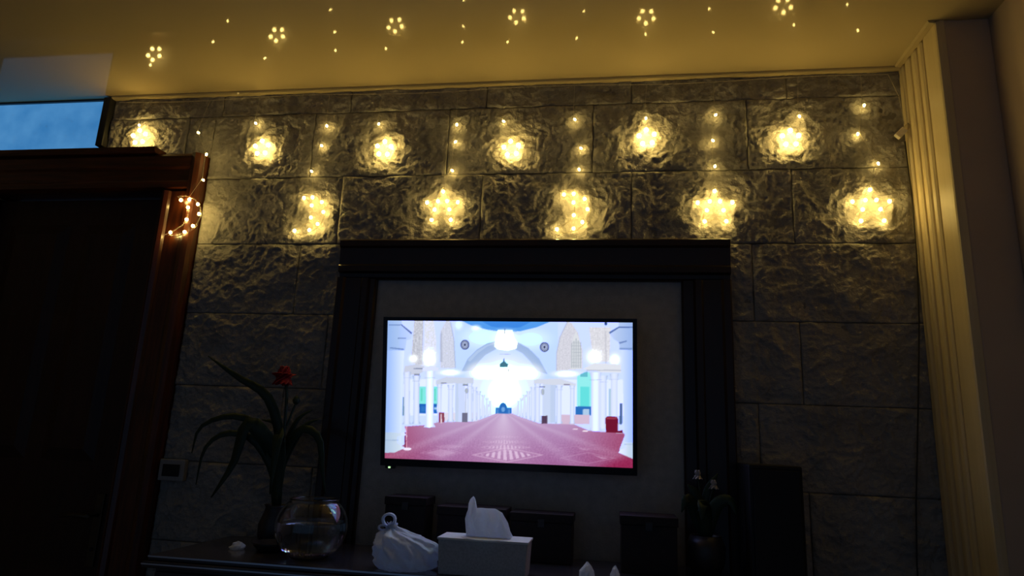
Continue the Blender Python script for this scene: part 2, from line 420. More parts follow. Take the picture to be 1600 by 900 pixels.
# arches and screens at the sides
m = inpoly([(278, 95), (325, 95), (322, 315), (300, 318), (262, 300), (270, 200)]); paint(m, (200, 203, 216)); speck(m, 26, 9)
m = inpoly([(330, 95), (375, 95), (390, 200), (385, 320), (322, 320), (328, 200)]); paint(m, (226, 230, 242)); speck(m, 14, 8)
m = inpoly([(410, 330), (410, 150), (440, 95), (455, 100), (474, 190), (482, 330)]); paint(m, (210, 215, 234)); speck(m, 16, 6)
poly([(408, 300), (408, 165), (417, 150), (421, 300)], (176, 184, 208), .7)
poly([(474, 190), (482, 330), (487, 330), (479, 190), (462, 105), (457, 105)], (160, 170, 205), .6)
m = inpoly([(972, 345), (973, 260), (990, 180), (1025, 105), (1045, 110), (1075, 160), (1095, 240), (1095, 335)]); paint(m, (214, 214, 226)); speck(m, 18, 6)
poly([(970, 345), (970, 260), (986, 180), (1020, 105), (1027, 105), (992, 180), (976, 260), (976, 345)], (182, 190, 216), .7)
m = inpoly([(1040, 335), (1042, 230), (1052, 180), (1065, 148), (1080, 190), (1090, 240), (1090, 335)]); paint(m, (222, 226, 232))
for k in range(5): rect(1044 + k * 10, 185 + abs(k - 2) * 12, 1047 + k * 10, 330, (150, 160, 172), .8)
for k in range(8): rect(1043, 205 + k * 16, 1091, 208 + k * 16, (170, 178, 190), .6)
m = inpoly([(1125, 130), (1225, 130), (1222, 300), (1150, 300), (1135, 220)]); paint(m, (222, 222, 230)); speck(m, 18, 8)
poly([(1198, 150), (1204, 150), (1208, 310), (1203, 310)], (196, 196, 208), .8)
# great arch
poly([(515, 345), (545, 285), (590, 240), (640, 210), (690, 196), (725, 192), (780, 200), (840, 233), (890, 283), (932, 360), (880, 345), (850, 300),
      (810, 258), (770, 236), (725, 228), (680, 240), (630, 268), (595, 305), (572, 345)], (160, 186, 228))
poly([(545, 290), (590, 246), (640, 216), (690, 202), (690, 208), (640, 226), (596, 258), (556, 300)], (182, 205, 240), .8)
glow(725, 385, 170, 140); glow(610, 350, 80, 50); glow(840, 355, 80, 50)
glow(355, 280, 45, 60); glow(275, 285, 30, 26); glow(460, 352, 70, 18); glow(1150, 275, 50, 50); glow(1245, 290, 34, 40); glow(1020, 358, 80, 20)
# lower hall behind the columns
rect(225, 385, 690, 560, (230, 241, 255)); rect(790, 385, 1290, 560, (230, 241, 255))
glow(725, 450, 110, 110)
for x0, x1 in ((305, 345), (372, 396)):
    rect(x0, 420, x1, 505, (132, 234, 230)); rect(x0 + 8, 430, x0 + 16, 490, (96, 214, 190), .8)
    rect(x0, 503, x1 - 2, 549, (34, 104, 190)); rect(x0 + 10, 515, x1 - 8, 540, (60, 130, 205), .6)
rect(380, 520, 394, 530, (170, 210, 240)); rect(222, 470, 230, 560, (60, 110, 150), .8)
poly([(1070, 370), (1105, 350), (1138, 350), (1138, 520), (1070, 520)], (150, 240, 240)); rect(1085, 420, 1128, 515, (90, 222, 222), .8)
rect(1063, 515, 1137, 558, (44, 112, 192)); rect(1098, 528, 1128, 556, (190, 215, 240), .9)
rect(1218, 430, 1232, 560, (120, 170, 205), .5); rect(1268, 500, 1280, 600, (40, 70, 130), .8)
rect(415, 545, 600, 585, (226, 222, 240)); rect(985, 555, 1130, 600, (214, 190, 215))
# carpet
cp = [(684, 549), (640, 567), (585, 588), (400, 592), (330, 606), (232, 612), (246, 660), (230, 700), (131, 738), (125, 780), (1340, 825), (1340, 760),
      (1285, 742), (1268, 720), (1295, 645), (1130, 632), (1060, 602), (890, 596), (800, 565), (762, 549)]
mk = inpoly(cp)
t = np.clip((PY - 549) / 240, 0, 1); ang = (PX - 722) / np.maximum(PY - 541, 4)
side = sst((np.abs(PX - 735) - 240) / 420)
cc = (1 - t)[..., None] * np.array((196, 168, 208.)) + t[..., None] * np.array((158, 96, 150.))
cc = cc * (1 - side[..., None]) + side[..., None] * np.array((160, 70, 108.))
stripe = np.exp(-((ang - 0.0) / .75) ** 2) * .55 + .30 * np.exp(-((np.abs(ang) - 1.35) / .22) ** 2) + .26 * np.exp(-((np.abs(ang) - 2.6) / .3) ** 2)
stripe = stripe * (1 - .55 * t)
cc = cc * (1 - stripe[..., None]) + stripe[..., None] * np.array((228, 214, 238.))
corner = sst((760 - PX - (785 - PY) * 3.0) / 500 - .85) + sst((PX - 1130 - (800 - PY) * 2.2) / 130)
cc = cc * (1 - .75 * np.clip(corner, 0, 1)[..., None]) + .75 * np.clip(corner, 0, 1)[..., None] * np.array((146, 26, 72.))
mm = mk[..., None]; IMG[:] = IMG * (1 - mm) + cc * mm
speck(mk * sst((PY - 600) / 120), 13, 7)
def diamond(cx, cy, rx, ry, stripes, a=.75):
    d = np.abs(PX - cx) / rx + np.abs(PY - cy) / ry
    paint((np.abs(d - 1) < .07).astype(float) * mk, (220, 184, 216), a * .8)
    s = (np.sin((PX - 722) / np.maximum(PY - 541, 4) * stripes) > -.1).astype(float)
    paint((d < .78) * s * mk, (232, 204, 232), a)
diamond(740, 748, 165, 34, 46); diamond(730, 712, 118, 16, 60, .65); diamond(725, 686, 100, 12, 70, .55); diamond(722, 662, 80, 8, 60, .35)
diamond(415, 738, 100, 24, 3, .32); diamond(1120, 762, 125, 26, 3, .38); diamond(455, 708, 90, 12, 3, .22); diamond(1060, 720, 100, 14, 3, .30)
# columns, piers and beams
def column(x, y0, y1, wd, c=(178, 196, 232), c2=(226, 236, 252), a=1.0):
    t = np.clip((PX - x + wd / 2) / wd, 0, 1)
    sh = (np.sin(t * math.pi) ** .6)[..., None]
    colr = np.asarray(c, float) * (1 - sh) + np.asarray(c2, float) * sh
    def put(mask):
        q = (mask * a)[..., None]; IMG[:] = IMG * (1 - q) + colr * q
    put(((np.abs(PX - x) < wd / 2) & (PY > y0) & (PY < y1)).astype(float))
    cw = wd * .72; h = wd * .9
    put(inpoly([(x - cw, y0 - h * .2), (x + cw, y0 - h * .2), (x + wd * .5, y0 + h * .7), (x - wd * .5, y0 + h * .7)]))
    rect(x - cw, y0 + h * .75, x + cw, y0 + h * .85, (170, 182, 212), .55 * a)
    put(inpoly([(x - wd * .5, y1 - wd * .5), (x + wd * .5, y1 - wd * .5), (x + wd * .8, y1), (x - wd * .8, y1)]))
for x, y0, y1, wd in ((655, 490, 557, 9), (640, 478, 562, 11), (622, 462, 570, 13), (600, 445, 576, 16), (580, 425, 582, 18), (556, 400, 588, 24), (462, 415, 588, 24), (406, 412, 592, 20)):
    column(x, y0, y1, wd)
for x, y0, y1, wd in ((792, 490, 557, 9), (806, 478, 562, 11), (822, 462, 568, 13), (840, 445, 576, 15), (862, 425, 584, 17), (884, 405, 590, 24), (986, 418, 597, 24), (1048, 414, 598, 20)):
    column(x, y0, y1, wd)
rect(484, 385, 532, 590, (206, 220, 245)); rect(484, 385, 500, 590, (190, 208, 240), .6); rect(908, 398, 970, 594, (204, 218, 244)); rect(945, 398, 970, 594, (186, 204, 238), .6)
poly([(388, 410), (388, 390), (440, 372), (575, 378), (575, 405), (480, 405)], (206, 214, 234)); rect(414, 400, 440, 405, (120, 125, 150), .8); rect(522, 408, 548, 416, (120, 130, 150), .8)
poly([(866, 405), (866, 385), (990, 380), (1066, 405), (1066, 416), (970, 412)], (214, 220, 236)); rect(1008, 408, 1036, 413, (110, 100, 125), .8); rect(893, 417, 920, 424, (120, 130, 150), .7)
rect(533, 430, 540, 560, (190, 200, 216), .7); ell(541, 440, 9, 14, (150, 160, 170), .6); ell(908, 445, 9, 16, (150, 160, 170), .6)
poly([(226, 345), (232, 320), (290, 312), (330, 322), (330, 345), (300, 362), (226, 365)], (204, 210, 230)); rect(275, 330, 328, 336, (120, 130, 160), .7); rect(278, 358, 308, 368, (110, 118, 140), .7)
column(243, 355, 602, 30, (184, 200, 230)); column(291, 372, 600, 30, (176, 196, 230)); column(358, 350, 616, 38, (206, 220, 246), (244, 249, 255))
poly([(322, 330), (362, 318), (402, 330), (398, 345), (322, 345)], (222, 230, 246))
poly([(1095, 335), (1150, 305), (1275, 312), (1275, 352), (1190, 352), (1130, 340)], (226, 230, 240)); rect(1112, 338, 1275, 343, (184, 188, 205), .8)
column(1243, 362, 600, 32, (196, 210, 236)); column(1190, 372, 622, 34, (186, 204, 234)); column(1157, 358, 632, 40, (200, 215, 244), (240, 246, 255))
poly([(1085, 372), (1085, 360), (1120, 345), (1120, 372)], (60, 140, 180), .5)
# objects standing in the hall
rect(403, 545, 431, 592, (138, 62, 84)); rect(412, 552, 419, 596, (225, 205, 220)); rect(519, 546, 546, 591, (112, 112, 138)); rect(904, 560, 931, 598, (84, 62, 88))
poly([(1202, 572), (1212, 562), (1256, 564), (1262, 576), (1260, 632), (1282, 628), (1284, 642), (1206, 640)], (112, 18, 46)); rect(1207, 566, 1256, 576, (150, 50, 74))
rect(238, 612, 244, 716, (225, 160, 190)); rect(232, 640, 239, 716, (120, 40, 80)); ell(246, 720, 21, 7, (245, 235, 245)); ell(1110, 633, 14, 4, (240, 225, 240)); ell(1063, 624, 13, 3, (235, 215, 235))
# far niche
rect(682, 521, 760, 550, (52, 120, 200)); ell(719, 523, 19, 26, (40, 108, 190)); rect(701, 523, 737, 550, (40, 108, 190)); ell(719, 530, 9, 12, (110, 165, 225)); rect(690, 530, 694, 550, (110, 160, 220)); rect(746, 530, 750, 550, (110, 160, 220))
# wall clocks
for cx, cy in ((531, 217), (916, 228)):
    ell(cx, cy, 22, 24, (74, 86, 128)); ell(cx, cy, 17, 19, (168, 180, 214)); ell(cx, cy, 5, 6, (50, 58, 90))
    for k in range(12): ell(cx + 13.5 * math.cos(k * .5236), cy + 15 * math.sin(k * .5236), 2, 2, (80, 90, 130))
# chandelier
glow(728, 190, 70, 55); poly([(692, 145), (762, 145), (770, 185), (786, 205), (782, 235), (740, 246), (690, 238), (676, 225), (680, 190)], (255, 255, 255)); rect(724, 138, 727, 165, (70, 90, 140), .8); rect(700, 262, 755, 264, (150, 150, 165), .6)
poly([(722, 280), (726, 298), (742, 312), (741, 326), (702, 326), (702, 312), (717, 298)], (66, 118, 140)); rect(697, 332, 699, 346, (90, 110, 130), .7); rect(743, 334, 745, 348, (90, 110, 130), .7)
# big near columns
def near(pts, cl, cr, x0, x1):
    q = inpoly(pts)[..., None]; t = np.clip((PX - x0) / (x1 - x0), 0, 1)[..., None]
    IMG[:] = IMG * (1 - q) + (np.asarray(cl, float) * (1 - t) + np.asarray(cr, float) * t) * q
near([(130, 240), (228, 240), (214, 690), (120, 690)], (156, 190, 244), (226, 240, 255), 140, 225)
near([(130, 90), (215, 90), (215, 120), (270, 165), (262, 190), (240, 195), (232, 245), (130, 245)], (150, 184, 240), (196, 216, 248), 140, 260)
rect(150, 118, 208, 123, (104, 132, 190), .8); poly([(208, 118), (214, 116), (268, 158), (264, 166)], (92, 112, 160)); rect(195, 182, 238, 188, (100, 124, 180), .7); poly([(155, 228), (226, 236), (226, 244), (155, 235)], (116, 144, 200), .9)
near([(120, 640), (212, 640), (232, 640), (240, 655), (196, 662), (196, 690), (236, 715), (180, 738), (120, 738)], (172, 196, 226), (226, 238, 250), 131, 240)
rect(120, 676, 200, 680, (140, 166, 205), .6)
near([(1278, 240), (1340, 240), (1345, 700), (1292, 690)], (214, 230, 254), (158, 190, 246), 1275, 1335)
near([(1262, 95), (1340, 95), (1340, 245), (1268, 240), (1264, 205), (1240, 190), (1218, 160), (1262, 130)], (196, 214, 246), (150, 180, 236), 1220, 1335)
poly([(1218, 155), (1262, 128), (1340, 128), (1340, 134), (1264, 135), (1222, 164)], (86, 112, 176), .9); poly([(1262, 205), (1300, 195), (1300, 202), (1268, 212)], (100, 124, 184), .8); rect(1266, 232, 1325, 240, (112, 140, 198), .8); ell(1203, 114, 7, 8, (40, 70, 120))
near([(1292, 685), (1345, 690), (1345, 772), (1300, 752), (1264, 736), (1270, 722), (1298, 712)], (236, 244, 252), (184, 206, 236), 1265, 1335)
rect(1290, 694, 1340, 698, (150, 176, 214), .6)
IMG = np.clip(IMG, 0, 255).reshape(NV, SS, NU, SS, 3).mean((1, 3)) / 255.0
LIN = np.where(IMG <= .04045, IMG / 12.92, ((IMG + .055) / 1.055) ** 2.4)
LIN = LIN * np.stack([1 + 1.6 * sst((LIN.min(-1) - .88) / .1), 1 + 4.2 * sst((LIN[..., 1] - .88) / .1), 1 + 3.4 * sst((LIN[..., 2] - .90) / .1)], -1)   # the panel's whites are brighter than the photograph can hold
gx, gz = np.meshgrid(np.linspace(-SW / 2, SW / 2, NU), np.linspace(SH / 2, -SH / 2, NV))
gv = np.stack([gx, np.zeros_like(gx), gz], -1).reshape(-1, 3)
gi = np.arange(NU * NV).reshape(NV, NU)
gf = np.stack([gi[1:, :-1], gi[1:, 1:], gi[:-1, 1:], gi[:-1, :-1]], -1).reshape(-1, 4)
sm = bpy.data.meshes.new('screen'); sm.from_pydata(gv.tolist(), [], gf.tolist())
at_ = sm.color_attributes.new('picture', 'FLOAT_COLOR', 'POINT')
at_.data.foreach_set('color', np.concatenate([LIN.reshape(-1, 3), np.ones((NU * NV, 1))], 1).astype(np.float32).ravel())
m = bpy.data.materials.new('screen_picture'); m.use_nodes = True
b = m.node_tree.nodes['Principled BSDF']; b.inputs['Base Color'].default_value = (.01, .01, .01, 1); b.inputs['Roughness'].default_value = .4
a = m.node_tree.nodes.new('ShaderNodeAttribute'); a.attribute_name = 'picture'
m.node_tree.links.new(a.outputs['Color'], b.inputs['Emission Color']); b.inputs['Emission Strength'].default_value = 1.0
M['screen'] = m
tag(link('screen', sm, 'screen', tv), 'bright screen picture of a white arcaded hall with a red carpet')

# ------------------------------------------------------------------ strings of lights
BY = -0.024
def sphere_mesh(name, r, rz):
    pr = [(max(1e-4, r * math.sin(a)), rz * math.cos(a)) for a in [math.pi * k / 8 for k in range(9)]]
    return MB().lathe(pr, n=10).mesh(name, smooth=True)
bulb_me = sphere_mesh('bulb', 0.0066, 0.0072); bulb_me.materials.append(M['bulb'])
star_me = sphere_mesh('bulb', 0.0088, 0.0092); star_me.materials.append(M['bulb'])
drop_me = sphere_mesh('bulb', 0.0046, 0.0066); drop_me.materials.append(M['bulb'])
def put_bulb(me, p, par, root, rot=0.0):
    o = bpy.data.objects.new('bulb', me); COL.objects.link(o); o.parent = par
    o.location = Vector(p) - Vector(root); o.rotation_euler = (0, rot, 0)
def star_pts(cx, cz, R, r, rot, y):
    out = []
    for k in range(10):
        q = R if k % 2 == 0 else r; t = math.radians(90 + 36 * k) + rot
        out.append((cx + q * math.cos(t), y, cz + q * math.sin(t)))
    return out
def outline(pts, sub=4):
    res = []
    for k in range(len(pts)):
        a, b = Vector(pts[k]), Vector(pts[(k + 1) % len(pts)])
        res += [a.lerp(b, t / sub) for t in range(sub)]
    return res
WZ = 2.628
def wire_z(x): return WZ - 0.006 - 0.006 * math.sin((x + 2.3) * 5.5)
def strand(kind, name, label, group, hx, drops, c, y=BY, rot=0.0):
    root = (hx, BY, wire_z(hx))
    e = empty(name, root, label, 'string light', group)
    cord = [(hx, BY, root[2])]
    for p in drops: cord.append((p[0] - 0.006 if p[0] > hx - .02 else p[0] + .006, y, p[1] + .008))
    top = {'small': 0.050, 'star': 0.096, 'moon': 0.088}[kind]
    cord.append((c[0], y, c[1] + top))
    link('cord', MB().tube(cord, 0.0009, 5).mesh('cord', root), 'wire', e)
    for k, p in enumerate(drops):
        put_bulb(drop_me, (p[0], y, p[1]), e, root, random.uniform(-1, 1))
    if kind == 'small':
        fr_ = link('star_frame', MB().tube(outline(star_pts(c[0], c[1], .052, .026, rot, y), 2), .0022, 6, closed=True).mesh('star_frame', root, smooth=True), 'clear_plastic', e)
        for k in range(5):
            t = math.radians(90 + 72 * k) + rot
            put_bulb(star_me, (c[0] + .033 * math.cos(t), y, c[1] + .033 * math.sin(t)), fr_, root)
    elif kind == 'star':
        fr_ = link('star_frame', MB().tube(outline(star_pts(c[0], c[1], .096, .043, rot, y), 3), .0026, 6, closed=True).mesh('star_frame', root, smooth=True), 'clear_plastic', e)
        sp = star_pts(c[0], c[1], .071, .034, rot, y)
        for k, p in enumerate(sp):
            if k == 5: continue
            put_bulb(bulb_me, p, fr_, root, random.uniform(-.5, .5))
    else:
        S_ = 1 / 395.0
        ctrl = [(-24, 36), (-6, 37), (12, 30), (25, 15), (28, -2), (22, -19), (8, -32), (-12, -38), (-34, -35),
                (-18, -27), (-4, -17), (3, -5), (3, 8), (-2, 20), (-12, 30)]
        cp_ = [(c[0] + a * S_, y, c[1] + b * S_) for a, b in ctrl]
        fr_ = link('moon_frame', MB().tube(outline(cp_, 2), .0026, 6, closed=True).mesh('moon_frame', root, smooth=True), 'clear_plastic', e)
        for a, b in ((-15, 29), (1, 30), (1, 15), (19, 21), (24, 3), (2, -7), (16, -19), (-25, -31), (2, -30)):
            put_bulb(bulb_me, (c[0] + a * S_, y, c[1] + b * S_), fr_, root)
SMALL = [((-2.222, 2.440), (-2.233, 2.500), 'just above the door casing'),
         ((-1.591, 2.369), (-1.637, 2.492), 'between the door casing and the wooden frame'),
         ((-1.007, 2.351), (-1.042, 2.470), "above the wooden frame's left end"),
         ((-0.435, 2.337), (-0.474, 2.465), "above the middle of the wooden frame"),
         ((0.138, 2.373), (0.134, 2.460), "above the wooden frame's right half"),
         ((0.710, 2.354), (0.749, 2.449), 'nearest the fluted trim')]
for k, (c, d, where) in enumerate(SMALL):
    strand('small', 'small_star_light', 'small glowing star light on the stone wall, ' + where, 'small star lights in the upper row',
           d[0] + .004, [d], c, rot=(.1, .05, -.05, .12, .08, 0)[k])
LONG = [('moon', [(-1.881, 2.426), (-1.823, 2.317), (-1.819, 2.193)], (-1.875, 2.025), 'crescent moon light hanging against the dark door casing', -0.076),
        ('moon', [(-1.287, 2.468), (-1.301, 2.371), (-1.335, 2.248)], (-1.318, 2.048), 'crescent moon light on the stone left of the wooden frame', BY),
        ('star', [(-0.682, 2.456), (-0.683, 2.374), (-0.689, 2.239)], (-0.723, 2.072), "large star light over the left part of the wooden frame", BY),
        ('moon', [(-0.165, 2.464), (-0.136, 2.330), (-0.142, 2.234)], (-0.165, 2.049), 'crescent moon light just above the wooden frame, between two large stars', BY),
        ('star', [(0.419, 2.466), (0.405, 2.351), (0.410, 2.237)], (0.406, 2.058), "large star light at the wooden frame's upper right corner", BY),
        ('star', [(0.999, 2.489), (0.966, 2.364), (1.033, 2.236)], (0.994, 2.056), 'large star light next to the fluted trim at the right', BY)]
for kind, dr, c, lab, y in LONG:
    strand(kind, 'moon_light' if kind == 'moon' else 'large_star_light', lab, 'large star and moon lights in the lower row', dr[0][0] - .004, dr, c, y)
wp = [(x, BY if x > -1.95 or x < -1.80 else BY, wire_z(x)) for x in np.linspace(-2.36, 1.10, 60)] + [(1.130, -.03, 2.52), (1.140, -.03, 2.40)]
tag(link('light_string_wire', MB().tube(wp, .0014, 5).mesh('light_string_wire'), 'wire'),
    'thin pale wire under the ceiling that carries the star and moon lights', 'wire')
pl = empty('plug_connector', (1.128, -.032, 2.365), 'small pale plastic connector stuck slanted beside the fluted trim', 'connector')
pl.rotation_euler = (0, math.radians(45), 0)
link('housing', MB().box(-.013, .013, -.010, .010, -.030, .014).mesh('housing', bevel=.003), 'connector', pl)
link('neck', MB().box(-.010, .010, -.008, .008, .014, .040).mesh('neck', bevel=.002), 'clear_plastic', pl)
cd = [(1.140, -.02, 2.33), (1.146, -.018, 2.1), (1.143, -.018, 1.86), (1.128, -.018, 1.6), (1.096, -.018, 1.28), (1.060, -.018, .95), (1.045, -.018, .75), (1.05, -.02, .2), (1.05, -.03, FLOOR + .01)]
tag(link('power_cord', MB().tube(cd, .0028, 6).mesh('power_cord', smooth=True), 'cord'), 'thin dark cord hanging down the stone wall at the right', 'cord')

# ------------------------------------------------------------------ console below the television
CT = 0.703
CO = (-0.535, -0.28, FLOOR)
con = empty('console_table', CO, 'long dark wooden console along the wall under the television', 'console')
def cpart(name, mb, m, par=con, bevel=0): return link(name, mb.mesh(name, CO, bevel=bevel), m, par)
cpart('top', MB().box(-1.47, .40, -.55, -.062, CT - .016, CT), 'console', bevel=.003)
cpart('lip', MB().box(-1.478, .408, -.568, -.062, CT - .036, CT - .0165), 'console', bevel=.004)
cpart('glint_strip', MB().box(-1.47, .40, -.5525, -.5500, CT - .006, CT - .001), 'edge_glint')  # thin strips added as the glints on the top and lip edges
cpart('glint_strip', MB().box(-1.478, .408, -.5700, -.5680, CT - .026, CT - .022), 'edge_glint')
cpart('carcass', MB().box(-1.45, .38, -.53, -.07, FLOOR + .08, CT - .037), 'console')
cpart('plinth', MB().box(-1.42, .35, -.50, -.08, FLOOR, FLOOR + .08), 'console')
for k in range(4):
    x0 = -1.445 + k * .456
    d = cpart('cupboard_door', MB().box(x0 + .004, x0 + .452, -.548, -.5305, FLOOR + .09, CT - .05), 'console', bevel=.003)
    kx = x0 + (.42 if k % 2 == 0 else .036)
    link('knob', MB().tube([(kx, -.548, .40), (kx, -.556, .40), (kx, -.562, .40), (kx, -.572, .40)], .012, 12, taper=[.5, .5, 1, .8]).mesh('knob', CO, smooth=True), 'brass', d)

# ---- fish bowl
fb = (-0.985, -0.42, CT)
bowl = empty('fish_bowl', fb, 'round glass fish bowl half full of water on the console', 'fish bowl')
R_ = .118; cz = .100
def arc(r, a0, a1, n=26): return [(max(.0005, r * math.sin(a)), cz - r * math.cos(a) * (.93)) for a in np.linspace(a0, a1, n)]
out = [(.0005, .001), (.055, .001)] + arc(R_, .60, 2.42); inn = arc(R_ - .0035, 2.42, .60) + [(.055, .0065), (.0005, .0065)]
lip_ = [(out[-1][0] + .003, out[-1][1] + .004), (out[-1][0] + .002, out[-1][1] + .008), (inn[0][0] - .001, inn[0][1] + .007)]
link('glass_bowl', MB().lathe(out + lip_ + inn, n=48).mesh('glass_bowl', smooth=True), 'glass', bowl)
aw = math.acos(-(.116 - cz) / (.93 * (R_ - .004)))
link('water', MB().lathe([(.0005, .030)] + [(.088, .030)] + [p for p in arc(R_ - .0042, .98, aw) if p[1] > .031] + [(.0005, cz - (R_ - .0042) * math.cos(aw) * .93)], n=40).mesh('water', smooth=False), 'water', bowl)
gr = MB()
for k in range(70):
    a, r = random.uniform(0, 6.28), .068 * math.sqrt(random.random()); q = random.uniform(.005, .009)
    gr.lathe([(.001, -q * .7), (q * .9, -q * .3), (q, .1 * q), (q * .6, q * .6), (.001, q * .7)], (r * math.cos(a), r * math.sin(a), .0135 + .006 * (r / .068) ** 2), 6)
link('gravel', gr.mesh('gravel', smooth=True), 'gravel', bowl)['kind'] = 'stuff'

# ---- knotted plastic bag
bg = (-0.64, -0.475, CT)
bag = empty('plastic_bag', bg, 'knotted white plastic bag on the console beside the tissue box', 'bag')
prof = [(0.0, .001, .0), (.078, .000, .0), (.096, .012, .0), (.104, .035, .0), (.103, .060, -.002), (.095, .080, -.010), (.076, .096, -.024),
        (.050, .107, -.036), (.026, .114, -.044), (.013, .120, -.048), (.012, .126, -.049), (.017, .134, -.050)]
N = 110; NRI = 46; v = []; f = []
ks = np.linspace(0, len(prof) - 1, NRI); PR = np.array(prof)
jj, ii = np.meshgrid(np.arange(N), np.arange(NRI))
TT = 2 * np.pi * jj / N
rr0 = np.interp(ks, range(len(prof)), PR[:, 0])[:, None]; zz0 = np.interp(ks, range(len(prof)), PR[:, 1])[:, None]; dx0 = np.interp(ks, range(len(prof)), PR[:, 2])[:, None]
qq = (ks / (len(prof) - 1))[:, None]
cx_, sx_ = np.cos(TT), np.sin(TT)
crease = 1 - np.abs(gnoise(cx_ * 2.0 + qq * 3.6, sx_ * 2.0 + qq * 2.9, 3)) * 1.7 - .9 * np.abs(gnoise(cx_ * 3.6 + qq * 6, sx_ * 3.6 - qq * 5, 8))
gath = np.sin(17 * TT + 3 * np.sin(2 * TT)) * np.clip(qq * 2.2 - 1.25, 0, 1) * .12
RR = rr0 * (1 + .24 * (crease - .55) + gath + .05 * np.sin(3 * TT + 1))
ZZ = zz0 * (1 + .10 * gnoise(cx_ * 2 + 3, sx_ * 2 + qq * 2, 5) * (qq > .1))
v = np.stack([dx0 + RR * cx_, RR * sx_ * .78, np.maximum(ZZ, 0)], -1).reshape(-1, 3).tolist()
for i in range(NRI - 1):
    for j in range(N): f.append((i * N + j, i * N + (j + 1) % N, (i + 1) * N + (j + 1) % N, (i + 1) * N + j))
me = MB().add(v, f).mesh('sack', smooth=True)
link('sack', me, 'bag', bag)
ear = [(-.062 + .020 * math.cos(a), .004 * math.sin(2 * a), .142 + .019 * math.sin(a)) for a in np.linspace(0, 2 * math.pi, 20)[:-1]]
link('handle_loop', MB().tube(ear, .0045, 6, closed=True, ry=.010).mesh('handle_loop', smooth=True), 'bag', bag)
ear = [(-.078 + .014 * math.cos(a), -.006, .119 + .008 * math.sin(a)) for a in np.linspace(0, 2 * math.pi, 16)[:-1]]
link('handle_loop', MB().tube(ear, .0035, 6, closed=True, ry=.007).mesh('handle_loop', smooth=True), 'bag', bag)
link('knot', MB().lathe([(.001, -.011), (.012, -.008), (.017, 0), (.013, .007), (.001, .011)], (-.049, 0, .124), 12).mesh('knot', smooth=True), 'bag', bag)

# ---- tissue box
tb = (-0.386, -0.462, CT)
tis = empty('tissue_box', tb, 'grey box of tissues with a white tissue standing out of its top', 'tissue box')
bx = MB(); z1 = .104
bx.add([(-.134, -.056, 0), (.134, -.056, 0), (.134, .056, 0), (-.134, .056, 0), (-.139, -.060, z1), (.139, -.060, z1), (.139, .060, z1), (-.139, .060, z1)],
       [(3, 2, 1, 0), (0, 1, 5, 4), (1, 2, 6, 5), (2, 3, 7, 6), (3, 0, 4, 7), (4, 5, 6, 7)])
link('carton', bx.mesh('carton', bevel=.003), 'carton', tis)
link('lid', MB().box(-.142, .142, -.063, .063, z1 - .003, z1 + .004).mesh('lid', bevel=.002), 'carton_top_lit', tis)
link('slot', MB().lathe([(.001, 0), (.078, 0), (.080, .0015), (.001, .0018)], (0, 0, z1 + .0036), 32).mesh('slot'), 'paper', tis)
tv_, tf = [], []
NX, NR = 25, 18
topz = lambda s: np.interp(s, [0, .04, .12, .155, .20, .35, .65, .80, .92, 1], [.098, .112, .122, .120, .086, .087, .087, .076, .046, .004])
for i in range(NX + 1):
    s = i / NX; x = -.064 + .143 * s; zt = float(topz(s))
    for j in range(NR):
        t = 2 * math.pi * j / NR; c_, s_ = math.cos(t), math.sin(t)
        hgt = .5 + .5 * s_
        th = .026 * (1 - .75 * hgt) + .002
        fold = .007 * math.sin(s * 19 + 2 * hgt) * (.4 + .6 * (1 - abs(2 * hgt - 1)))
        tv_.append((x + .004 * math.sin(9 * hgt + s * 4), c_ * th + fold, z1 + .004 + zt * hgt ** .9))
for i in range(NX):
    for j in range(NR): tf.append((i * NR + j, i * NR + (j + 1) % NR, (i + 1) * NR + (j + 1) % NR, (i + 1) * NR + j))
tf += [tuple(range(NR - 1, -1, -1)), tuple(range(NX * NR, (NX + 1) * NR))]
link('tissue', MB().add(tv_, tf).mesh('tissue', smooth=False), 'paper', tis)

# ---- small crumpled papers
def crumple(name, loc, r, h, seed_, label, group):
    rs = np.random.RandomState(seed_); v = []; f = []; n = 11; pr = [(.02, 0), (.85, 0), (1, .25), (.85, .55), (.55, .82), (.12, 1)]
    for i, (a, b) in enumerate(pr):
        for j in range(n):
            t = 2 * math.pi * j / n; q = a * r * (1 + rs.uniform(-.25, .25) * (i > 0))
            v.append((q * math.cos(t), q * math.sin(t), max(0, b * h * (1 + rs.uniform(-.12, .12)))))
    for i in range(len(pr) - 1):
        for j in range(n): f.append((i * n + j, i * n + (j + 1) % n, (i + 1) * n + (j + 1) % n, (i + 1) * n + j))
    f += [tuple(range(n - 1, -1, -1)), tuple(range((len(pr) - 1) * n, len(pr) * n))]
    o = link(name, MB().add(v, f).mesh(name), 'paper', None, (loc[0], loc[1], loc[2] + GZ)); tag(o, label, 'paper', group)
crumple('crumpled_paper', (-.070, -.45, CT), .024, .050, 1, 'crumpled white paper on the console right of the tissue box', 'crumpled papers on the console')
crumple('crumpled_paper', (.015, -.45, CT), .016, .046, 2, 'narrower crumpled paper on the console, farther right from the tissue box', 'crumpled papers on the console')
crumple('crumpled_paper', (-1.285, -.34, CT), .026, .024, 3, 'flat pale scrap on the console left of the fish bowl', 'crumpled papers on the console')
tag(link('small_dish', MB().lathe([(.001, 0), (.040, 0), (.062, .022), (.066, .030), (.062, .030), (.040, .008), (.001, .006)], (-1.165, -.33, CT), 28).mesh('small_dish', smooth=True), 'pot'),
    'low dark dish on the console between the pale scrap and the fish bowl', 'dish')

